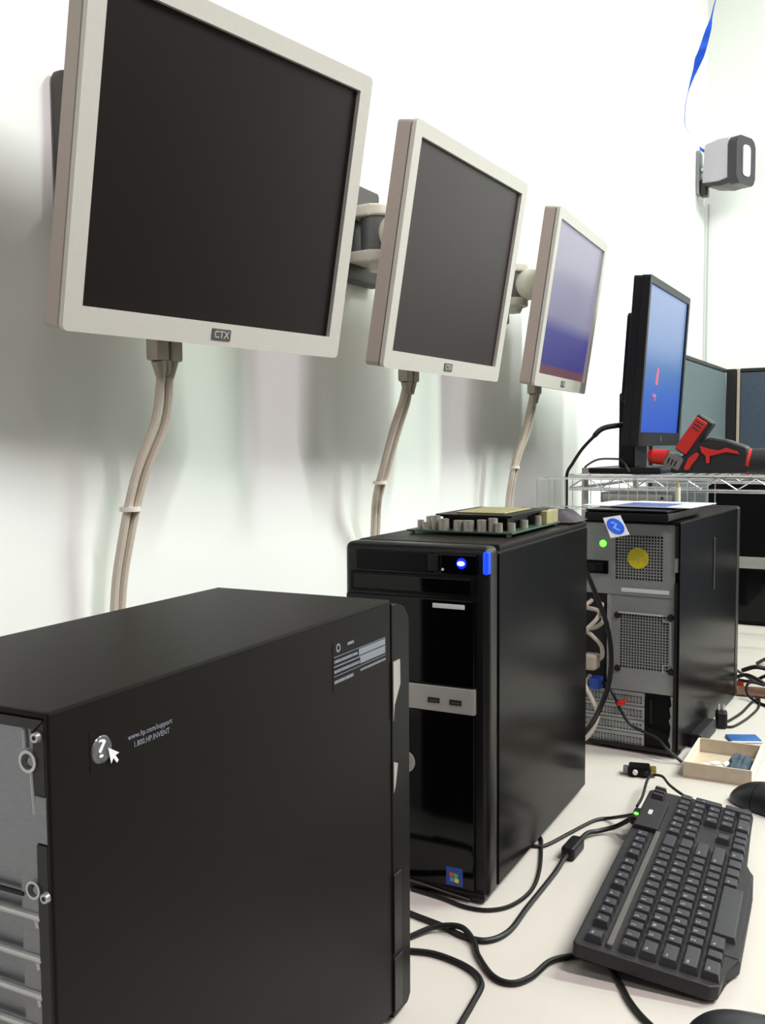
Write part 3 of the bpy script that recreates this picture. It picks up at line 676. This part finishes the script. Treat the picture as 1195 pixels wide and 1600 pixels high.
cable('small grey cable loop lying by the base of the blue-screened monitor', [(.149, 2.17, .441), (.155, 2.15, .452), (.185, 2.14, .468), (.215, 2.145, .470), (.235, 2.16, .466), (.25, 2.165, .4415)], .0022, 'mount_dark')

# ------------------------------------------------------------------ red and black drill lying on the shelf
YD = 2.19
dm = thing('cordless_drill', 'red and black cordless drill lying on the chrome shelf', 'power tool', (.397, YD, SHZ))
def zx(px, py): return ((px-1095)*.00131, (740-py)*.00132)
def zz1(a, b): return zx(850+a/3.464, 380+b/3.464)
bm = NB(); prism(bm, [zz1(*q) for q in ((690, 1238), (700, 1190), (770, 1130), (850, 1085), (900, 1035), (1000, 1050), (1110, 1090), (1130, 1200), (1110, 1238), (900, 1238))], -.024, .03, 'XZ', .006, 3); body = obj('body', bm, 'tool_black', dm)
bm = NB()
g0 = Vector((zz1(1090, 1170)[0], .003, zz1(1090, 1172)[1])); g1 = Vector((zz1(1420, 1190)[0], .003, .030))
cyl(bm, g0, g0+(g1-g0)*.5, .0265, .0295, 22); cyl(bm, g0+(g1-g0)*.5, g1, .0295, .026, 22); obj('grip', bm, 'tool_black', dm)
bm = NB(); cyl(bm, g0+Vector((.006, 0, 0)), g0+Vector((.0125, 0, -.001)), .0282, .0284, 22); obj('red_band', bm, 'red_plastic', dm)
bm = NB()
for q in (((860, 1085), (900, 1098), (960, 1110), (1000, 1095), (1060, 1115), (1070, 1130), (1000, 1118), (950, 1132), (915, 1140), (912, 1180), (895, 1180), (893, 1140), (870, 1120)),
          ((775, 1205), (800, 1150), (840, 1120), (858, 1130), (838, 1165), (815, 1190), (805, 1215), (780, 1220))):
    prism(bm, [zz1(*a) for a in q], -.029, -.020, 'XZ')
obj('red_accent', bm, 'red_plastic', dm)
c0 = zz1(815, 1030)
R = Matrix.Translation((c0[0], -.004, c0[1])) @ Matrix.Rotation(-math.radians(56), 4, 'Y')
bp_ = obj('battery_pack', box((-.043, -.020, -.0200), (.047, .026, .0175), .005, 3, R), 'tool_black', dm)
obj('battery_face', box((-.040, -.0245, -.0120), (.040, -.0185, .0165), .003, 2, R), 'red_plastic', bp_)
for k in range(3):
    obj('battery_rib', box((.016+k*.008, -.0255, -.007), (.0185+k*.008, -.024, .011), .0005, 1, R), 'tool_black', bp_)
c1 = zz1(708, 1170)
R = Matrix.Translation((c1[0], 0, c1[1])) @ Matrix.Rotation(math.radians(25), 4, 'Y')
gr = obj('gear_housing', box((-.017, -.026, -.0145), (.020, .026, .0150), .004, 2, R), 'tool_grey', dm)
for k in range(3): obj('housing_slot', box((-.010+k*.008, -.0268, -.009), (-.0065+k*.008, -.0255, .004), .0003, 1, R), 'hole_dark', gr)
n0 = zz1(665, 1150); n1 = zz1(560, 1142)
bm = NB(); cyl(bm, (n0[0], 0, n0[1]), (n1[0]+.008, 0, n1[1]), .0175, .0165, 22); cyl(bm, (n1[0]+.008, 0, n1[1]), (n1[0]-.002, 0, n1[1]), .0165, .011, 22); ns = obj('nose', bm, 'red_plastic', dm)

# ------------------------------------------------------------------ speaker and ribbon in the far corner
s = thing('wall_speaker', 'silver and black speaker on a bracket high in the far corner', 'speaker', (.115, 4.03, 1.50), -.36)
bm = NB(); prism(bm, [(-.070, .010), (-.062, .155), (.0, .164), (.045, .160), (.045, .012), (.0, .004)], -.065, .065, 'XZ', .006, 3); obj('body', bm, 'speaker_silver', s)
bm = NB(); prism(bm, [(-.066, .012), (-.066, .000), (.0, -.014), (.046, -.010), (.046, .012)], -.06, .06, 'XZ', .004, 2); obj('under_edge', bm, 'speaker_black', s)
bm = NB(); prism(bm, rrect(-.068, -.016, .068, .164, .03, 6), .040, .078, 'YZ', .010, 3); fr = obj('front_frame', bm, 'speaker_black', s)
bm = NB(); prism(bm, rrect(-.026, .016, .026, .132, .014, 6), .0775, .082, 'YZ', .002, 2); obj('grille', bm, 'speaker_glint', fr)  # pale inset: glare on the glossy front, put into the colour
b_ = thing('speaker_bracket', 'black and chrome corner bracket holding the speaker', 'bracket', (.02, 4.05, 1.49))
obj('wall_plate', box((-.0195, -.03, -.01), (-.008, .03, .155), .002), 'wire_grey', b_)
obj('clamp', box((-.008, -.022, -.02), (.022, .022, .045), .006, 3), 'speaker_black', b_)
bm = NB(); cyl(bm, (-.008, 0, .085), (.035, 0, .085), .013, n=16); obj('arm', bm, 'chrome', b_)
bm = NB(); cyl(bm, (.012, -.006, .03), (.012, -.006, .135), .008, n=14); obj('swivel', bm, 'chrome', b_)
bm = NB(); prism(bm, [(-.008, .155), (.022, .132), (.03, .14), (-.05+.04, .17)], -.03, -.026, 'XZ'); obj('blue_tie', bm, 'ribbon_blue', b_)
cable('thin grey wire running down the corner below the speaker', [(.018, 4.185, 1.47), (.016, 4.188, 1.2), (.016, 4.188, .9), (.016, 4.188, .4), (.016, 4.188, -.74)], .0035, 'wire_grey', k=2)
# blue plastic ribbon hanging from the ceiling, its thin end tied to the bracket
rp = [((.30, 3.25, 2.62), .004), ((.235, 3.24, 1.95), .005), ((.219, 3.2, 1.853), .006), ((.208, 3.2, 1.805), .007), ((.199, 3.2, 1.770), .019), ((.184, 3.2, 1.718), .024), ((.172, 3.21, 1.695), .028), ((.160, 3.22, 1.668), .018), ((.146, 3.23, 1.640), .012), ((.128, 3.26, 1.612), .0035), ((.112, 3.30, 1.585), .003), ((.104, 3.34, 1.535), .0018), ((.075, 3.6, 1.575), .0008), ((.012, 4.02, 1.655), .0008)]
bm = NB(); L = spline([q[0] for q in rp], 5); n = len(L); prev = None
for i, q in enumerate(L):
    f = i/(n-1)*(len(rp)-1); a = int(min(f, len(rp)-2)); ww = rp[a][1]+(rp[a+1][1]-rp[a][1])*(f-a)
    ang = .4+2.2*math.sin(i*.17); dv = Vector((math.cos(ang*.35), -math.sin(ang*.35)*.6, .12)).normalized()*ww/2
    cur = (bm.verts.new(q-dv), bm.verts.new(q+dv))
    if prev: bm.faces.new((prev[0], prev[1], cur[1], cur[0]))
    prev = cur
bmesh.ops.solidify(bm, geom=bm.faces[:], thickness=.0006)
tag(obj('plastic_ribbon', bm, 'ribbon_blue', None, 60), 'twisted blue plastic ribbon hanging in the air near the far corner', 'ribbon')

# ------------------------------------------------------------------ keyboard
X, Y, Z, yaw, tilt, KL, KD, KT = .5431, .8892, .0190, .0833, .1174, .4493, .132, .0175
u = Vector((-math.sin(yaw), math.cos(yaw), 0)); v = Vector((math.cos(yaw)*math.cos(tilt), math.sin(yaw)*math.cos(tilt), -math.sin(tilt))); nn = v.cross(u)
km = Matrix(((v.x, u.x, nn.x, X), (v.y, u.y, nn.y, Y), (v.z, u.z, nn.z, Z), (0, 0, 0, 1)))
kb = thing_m('keyboard', 'black full-size keyboard with green light lying on the white workbench', 'keyboard', km)
bm = NB(); prism(bm, [(0, .004), (.004, 0), (KD-.006, 0), (KD+.002, .006), (KD+.004, .040), (KD+.016, .060), (KD+.017, .20), (KD+.014, .262), (KD+.003, .280), (KD+.002, KL-.006), (KD-.004, KL), (.006, KL), (0, KL-.006)], 0, KT-.003, 'XY', .0025, 2)
obj('body', bm, 'kb_body', kb)
bm = NB(); bx(bm, (.0300, .010, KT-.004), (.0358, .302, KT+.0012), .0008, 1); obj('divider_strip', bm, 'kb_strip', kb)
bm = NB(); bx(bm, (.003, .302, KT-.004), (.032, .398, KT+.0030), .0015); lp = obj('light_panel', bm, 'kb_body', kb)
bm = NB(); prism(bm, rrect(.013, .342, .018, .358, .002), KT+.0030, KT+.0036, 'XY'); obj('logo_plate', bm, 'legend_white', lp)
bm = NB(); bx(bm, (-.006, .330, KT-.012), (.006, .366, KT-.0005), .003); ch = obj('cord_housing', bm, 'black_plastic', kb)
bm = NB(); cyl(bm, (-.0005, .341, KT-.001), (-.0005, .341, KT+.0008), .0028, n=14); obj('green_light', bm, 'led_green', ch)
bm = NB(); bx(bm, (KD-.010, .062, KT-.0045), (KD+.0130, .258, KT-.0020), .001); obj('space_lip', bm, 'kb_body', kb)
for y in (.03, KL-.05):
    bm = NB(); bx(bm, (.006, y, -.0172), (.014, y+.028, .002), .002); obj('flip_foot', bm, 'black_plastic', kb)
UN = .01925; Y0 = .008; KG = .0026
kcache = {}
def key_mesh(w_, d_, h_):
    kk = (round(w_, 5), round(d_, 5), round(h_, 5))
    if kk in kcache: return kcache[kk]
    bm = NB(); t_ = .0022
    A = [bm.verts.new(q) for q in ((-d_/2, -w_/2, 0), (d_/2, -w_/2, 0), (d_/2, w_/2, 0), (-d_/2, w_/2, 0))]
    B = [bm.verts.new(q) for q in ((-d_/2+t_*.6, -w_/2+t_, h_), (d_/2-t_, -w_/2+t_, h_*.94), (d_/2-t_, w_/2-t_, h_*.94), (-d_/2+t_*.6, w_/2-t_, h_))]
    for i in range(4): bm.faces.new((A[i], A[(i+1) % 4], B[(i+1) % 4], B[i]))
    top = bm.faces.new(B); bm.faces.new(A[::-1])
    bmesh.ops.bevel(bm, geom=list(top.edges), offset=.0009, segments=1, affect='EDGES')
    me = finish(bm, 'key', 40); me.materials.append(M('key_black')); kcache[kk] = me; return me
lcache = {}
def key(u0, units, vc, dep=.0163, h=.0085, leg=None, z=KT-.0035, tall=1):
    w_ = units*UN-KG
    o = obj('key', key_mesh(w_, dep, h), None, kb); yc = Y0+(u0+units/2)*UN; o.location = (vc, yc, z)
    if leg:
        if leg not in lcache:
            me = text_mesh(leg, None, {'-': .0006, '=': .0016, '.': .0011, ',': .0015, '`': .0013, "'": .0016, ';': .003, '*': .0022, '+': .003}.get(leg, .0040 if len(leg) == 1 else .0026), .0002)
            W_ = max(q.co.x for q in me.vertices)*2
            me.materials.append(M('legend_white')); lcache[leg] = (me, W_)
        me, W_ = lcache[leg]
        l = link(bpy.data.objects.new('legend', me), o)
        l.location = (-dep*.17, -w_/2+.004+W_/2 if W_ < w_-.006 else 0, h*.985); l.rotation_euler = (0, math.radians(1.6), math.pi/2)
    return o
R0, R1 = .0180, .0500; RP = .0187
key(0, 1, R0, leg='Esc')
for i in range(12): key(2-.35+i*1.0+(i//4)*.42, 1, R0, .0150, leg='F%d' % (i+1))
for i in range(3): key(20.6+i*.66, .64, .0155, .017, .0105)
for i, c_ in enumerate('`1234567890-='): key(i, 1, R1, leg=c_)
key(13, 2, R1)
key(0, 1.5, R1+RP, leg='Tab')
for i, c_ in enumerate('QWERTYUIOP[]'): key(1.5+i, 1, R1+RP, leg=c_)
key(13.5, 1.5, R1+RP, leg='\\')
key(0, 1.75, R1+2*RP, leg='Caps')
for i, c_ in enumerate("ASDFGHJKL;'"): key(1.75+i, 1, R1+2*RP, leg=c_)
key(12.75, 2.25, R1+2*RP, leg='Enter')
key(0, 2.25, R1+3*RP, leg='Shift')
for i, c_ in enumerate('ZXCVBNM,./'): key(2.25+i, 1, R1+3*RP, leg=c_)
key(12.25, 2.75, R1+3*RP, leg='Shift')
b4 = R1+4*RP
for i, (a, l_) in enumerate(((0, 'Ctrl'), (1.5, None), (2.5, 'Alt'))): key(a, 1.5 if i != 1 else 1, b4, leg=l_)
key(4, 6, b4+.004, .0235, .0080)
for a, uw, l_ in ((10, 1.25, 'Alt'), (11.25, 1.25, None), (12.5, 1.25, None), (13.75, 1.25, 'Ctrl')): key(a, uw, b4, leg=l_)
for i, l_ in enumerate(('Ins', 'Home', 'Up')): key(15.25+i, 1, R1, leg=l_)
for i, l_ in enumerate(('Del', 'End', 'Dn')): key(15.25+i, 1, R1+RP, leg=l_)
key(16.25, 1, R1+3*RP)
for i in range(3): key(15.25+i, 1, b4)
for r_i, row in enumerate((('Num', '/', '*', '-'), ('7', '8', '9'), ('4', '5', '6'), ('1', '2', '3'))):
    for i, c_ in enumerate(row): key(18.5+i, 1, R1+r_i*RP, leg=c_)
key(18.5, 2, b4, leg='0'); key(20.5, 1, b4, leg='.')
key(21.5, 1, R1+1.5*RP, .0163+RP, leg='+'); key(21.5, 1, R1+3.5*RP, .0163+RP)

# ------------------------------------------------------------------ cords on the workbench
Zc = .0033
def onp(l, z=Zc): return [(a, b, z) for a, b in l]
kh = km @ Vector((-.005, .352, KT-.007)); kh2 = km @ Vector((-.005, .338, KT-.007))
pts = [tuple(kh2)]+[(.489, 1.236, .012), (.470, 1.226, .006)]+onp([(.460, 1.205)], .008)+[(.459, 1.165, .0085), (.459, 1.12, .008)]+onp([(.459, 1.085), (.461, .994), (.463, .935), (.451, .906), (.427, .902), (.397, .911), (.351, .920), (.316, .934), (.27, .935), (.18, .92)])
kc = thing('ferrite_cable', 'black keyboard cable with a ferrite bead, curling to the question-mark tower', 'cable', (.459, 1.152, 0))
bm = NB(); tube(bm, [Vector(q)-Vector((.459, 1.152, 0)) for q in pts], .0030, 8, 7); obj('jacket', bm, 'cable_black', kc)
bm = NB(); bx(bm, (-.0085, -.0215, -.0085), (.0085, .0215, .0085), .004, 3, Matrix.Translation((0, 0, .0088)) @ Matrix.Rotation(.0, 4, 'Z')); obj('ferrite_bead', bm, 'black_plastic', kc)
cable('thin black cord from the keyboard to foot of the blue-lit tower', [tuple(kh), (.472, 1.276, .006)]+onp([(.452, 1.266), (.436, 1.209), (.424, 1.163), (.414, 1.150), (.395, 1.150), (.36, 1.16)], .0025), .0023)
cable('thin black cord curling out from under the blue-lit tower', onp([(.375, 1.19), (.405, 1.180), (.419, 1.150), (.441, 1.083), (.450, 1.032), (.444, .99), (.427, .968), (.402, .962), (.37, .968), (.33, .972)], .0025), .0023)
cable('black cord looping from under the near keyboard end to question-mark tower', [(.575, .935, .004), (.548, .928, .0034)]+onp([(.534, .917), (.520, .898), (.514, .864), (.502, .845), (.482, .847), (.455, .874)])+[(.440, .896, .005), (.420, .907, .0095), (.394, .900, .006)]+onp([(.376, .87), (.355, .842), (.30, .83)]), .0030)
cable('black cord bending around the front corner of the question-mark tower', onp([(.25, .835), (.32, .838), (.365, .843), (.387, .849), (.416, .857), (.454, .850), (.477, .831), (.483, .799), (.487, .763), (.494, .72), (.505, .66), (.53, .58)]), .0030)
cable('black cord running out from beneath the near keyboard edge', onp([(.555, .945), (.581, .907), (.593, .889), (.607, .867), (.627, .845), (.66, .82), (.72, .79)]), .0027)
cable('thin black mouse cord arching round the far end of keyboard', [tuple(km @ Vector((-.008, .40, .004))), tuple(km @ Vector((-.007, .435, .006))), (.487, 1.412, .022), (.503, 1.420, .024), (.520, 1.402, .018), (.552, 1.380, .012), (.595, 1.372, .008), (.628, 1.385, .008)], .0020)

# ------------------------------------------------------------------ small things on the workbench
def mouse(label, loc, rz, sx=1):
    t = thing('computer_mouse', label, 'mouse', loc, rz)
    def dome(y0, y1, name, m_):
        bm = NB(); N, Kk = 18, 9; rows = []
        for i in range(N+1):
            f = y0+(y1-y0)*i/N; wv = .031*(1-abs(f)**3.2)**.5*(1-.08*f); hv = .034*(1-abs(f)**2.6)**.6*(1-.18*f)
            rows.append([bm.verts.new((wv*math.cos(a), f*.057, .002+hv*math.sin(a)**.8)) for a in [math.pi*j/Kk for j in range(Kk+1)]])
        for A, B in zip(rows, rows[1:]):
            for j in range(Kk): bm.faces.new((A[j], A[j+1], B[j+1], B[j]))
            bm.faces.new((A[0], B[0], B[-1], A[-1]))
        bm.faces.new(rows[0]); bm.faces.new(rows[-1][::-1])
        bmesh.ops.remove_doubles(bm, verts=bm.verts[:], dist=1e-5)
        obj(name, bm, m_, t, 50)
    dome(-.985, .18, 'shell', 'mouse_black'); dome(.20, .985, 'buttons', 'mouse_black')
    bm = NB(); cyl(bm, (-.003, .030, .0195), (.003, .030, .0195), .008, n=16); obj('scroll_wheel', bm, 'mount_grey', t)
    bm = NB(); prism(bm, disc_poly(0, 0, .027, .050), 0, .0025, 'XY'); obj('base', bm, 'black_plastic', t)
    return t
mouse('black mouse on the bench beside the far end of keyboard and cardboard tray', (.648, 1.425, .0002), 1.15)
mouse('black mouse on the bench beside the near end of keyboard', (.715, .838, .0002), -1.2)

t = thing('connector_adapter', 'small black connector adapter with brass end lying between keyboard and vented tower', 'adapter', (.456, 1.478, .0002), .25)
bm = NB(); bx(bm, (-.016, -.013, .0), (.016, .013, .016), .003); bd = obj('body', bm, 'drive_black', t)
bm = NB(); bx(bm, (.016, -.010, .002), (.025, .010, .013), .002); obj('brass_socket', bm, 'connector_brass', t)
bm = NB(); bx(bm, (-.024, -.009, .003), (-.016, .009, .012), .002); obj('pin_shell', bm, 'bag_silver', t)
bm = NB(); cyl(bm, (-.006, -.0125, .008), (-.006, -.0165, .008), .0042, .0036, 12); obj('thumb_screw', bm, 'label_white', t)
bm = NB(); cyl(bm, (.010, -.0125, .008), (.010, -.0165, .008), .0042, .0036, 12); obj('thumb_screw', bm, 'black_plastic', t)

t = thing('cardboard_tray', 'shallow cream cardboard tray holding small parts beside the vented tower', 'tray', (.516, 1.500, .0002), .03)
TW, TD, TH = .098, .135, .024
obj('bottom', box((0, 0, 0), (TW, TD, .002)), 'cardboard', t)
obj('near_wall', box((0, 0, .002), (TW, .003, TH), .0005, 1), 'cardboard', t); obj('far_wall', box((0, TD-.003, .002), (TW, TD, TH), .0005, 1), 'cardboard', t)
obj('side_wall', box((0, .003, .002), (.003, TD-.003, TH), .0005, 1), 'tray_cream', t); obj('side_wall', box((TW-.003, .003, .002), (TW, TD-.003, TH), .0005, 1), 'tray_cream', t)
for k, (x, y, r, rz) in enumerate(((.028, .048, .0075, .4), (.040, .062, .008, 1.0), (.036, .034, .007, .2), (.050, .044, .0075, .8), (.055, .070, .007, .5))):
    bm = NB(); bmesh.ops.create_icosphere(bm, subdivisions=1, radius=r)
    for q in bm.verts: q.co = Vector((q.co.x*1.2, q.co.y, q.co.z*.7))*random.uniform(.85, 1.15)
    o = obj('plastic_piece', bm, 'clear_plastic', None, 20); o.location = Vector((.512, 1.5, 0))+Vector((x, y, .0075)); o.rotation_euler = (0, 0, rz)
    tag(o, 'shiny clear plastic piece lying in the cardboard tray', 'plastic piece', 'clear plastic pieces in the cardboard tray')
bm = NB(); g = []; rnd = random.Random(5); nx = 10
for i in range(nx+1):
    g.append([])
    for j in range(nx+1):
        a, b_ = i/nx-.5, j/nx-.5; e = max(0, 1-2*max(abs(a), abs(b_)))
        g[-1].append(bm.verts.new((a*.036+rnd.uniform(-.002, .002), b_*.082+rnd.uniform(-.002, .002), .002+min(1, e*2.5)*(.009+.006*math.sin(j*1.1)+rnd.uniform(-.003, .003)))))
for i in range(nx):
    for j in range(nx): bm.faces.new((g[i][j], g[i+1][j], g[i+1][j+1], g[i][j+1]))
bmesh.ops.solidify(bm, geom=bm.faces[:], thickness=.001)
o = obj('cloth_bag', bm, 'cloth_blue', None, 60); o.location = (.586, 1.568, .0035); o.rotation_euler = (0, 0, .03)
tag(o, 'crumpled blue-grey cloth pouch inside the cardboard tray', 'pouch')

o = thing('blue_packet', 'flat blue and white packet behind the cardboard tray', 'packet', (.566, 1.735, .0002), .45)
bm = NB(); bx(bm, (-.026, -.018, 0), (.026, .018, .005), .002); obj('wrapper', bm, 'packet_blue', o)
bm = NB(); bx(bm, (-.026, -.0205, .0005), (.026, -.0165, .0035), .001); obj('white_edge', bm, 'paper_white', o)

o = thing('power_plug', 'black power plug leaning by the side of the vented tower', 'plug', (.519, 1.795, .0002), .2)
bm = NB(); bx(bm, (-.010, -.014, 0), (.010, .014, .030), .005, 3); obj('plug_body', bm, 'black_plastic', o)
for x in (-.004, .004):
    bm = NB(); bx(bm, (x-.0012, -.004, .030), (x+.0012, .004, .042)); obj('prong', bm, 'chrome', o)
o = thing('power_brick', 'black power brick lying along the foot of the vented tower', 'adapter', (.503, 1.705, .0002), -.04)
bm = NB(); bx(bm, (-.009, -.055, 0), (.012, .055, .024), .004, 3); obj('case', bm, 'black_plastic', o)
bm = NB(); cyl(bm, (.001, .055, .012), (.001, .066, .012), .005, .0035, 12); obj('strain_relief', bm, 'cable_black', o)
cable('thin dark cord stretching from the power plug across the bench', onp([(.519, 1.808), (.522, 1.82), (.528, 1.845), (.537, 1.90), (.543, 1.99), (.556, 2.06), (.60, 2.12)], .0028), .0024)
cable('looped dark cord beside the power plug and blue packet', onp([(.529, 1.793), (.538, 1.80), (.546, 1.83), (.554, 1.88), (.559, 1.95), (.552, 2.01), (.547, 2.03)], .0026), .0022)

# cluttered far end of the bench
o = thing('brown_circuit_board', 'brown circuit board under the tangle of cords behind the vented tower', 'circuit board', (.62, 2.09, .0002), .1)
obj('board', box((-.12, -.05, .002), (.07, .02, .005), .0004, 1), 'pcb_brown', o)
obj('connector_block', box((-.05, -.045, .005), (.02, -.02, .018), .001), 'drive_black', o)
obj('connector_block', box((.03, -.045, .005), (.065, -.015, .022), .001), 'pcb_brown', o)
o = tag(obj('red_plug', box((-.007, -.007, 0), (.007, .007, .012), .002), 'red_plastic'), 'small red plug at the edge of the brown circuit board', 'plug'); o.location = (.500, 2.118, .0002)
o = tag(obj('red_plug', box((-.012, -.007, 0), (.012, .007, .010), .002), 'red_plastic'), 'red plug lying in the tangle of cords on the circuit board', 'plug'); o.location = (.575, 2.115, .030)
rnd = random.Random(11)
labs = ['coiled black cord heaped on the brown circuit board', 'dark grey cord tangled over the brown circuit board', 'black cord arching above the tangle behind the vented tower', 'thick black cord at the bottom of the tangle', 'thin black cord dropping from the tangle to the bench', 'long dark cord trailing behind the tangle towards the black machine']
for k, lb in enumerate(labs):
    yy = 2.055+.022*k
    P = [(.49+.028*i+.004*k, yy+.006*math.sin(i*1.9+k), .026+.012*math.sin(i*1.35+k*2.1)+.006*(k % 2)) for i in range(9)]
    if k == 4: P = [(.56, 2.02, .030), (.535, 2.018, .034), (.527, 2.012, .024), (.533, 2.005, .010), (.55, 1.99, .0035), (.58, 1.96, .003)]
    if k == 5: P = [(.50, 2.33, .004), (.53, 2.35, .02), (.57, 2.33, .03), (.62, 2.36, .02), (.70, 2.40, .004)]
    cable(lb, P, (.0038, .0032, .0034, .0045, .0028, .004)[k], 'mount_dark' if k == 1 else 'cable_black', 'cords tangled behind the vented tower')
bpy.context.view_layer.update()
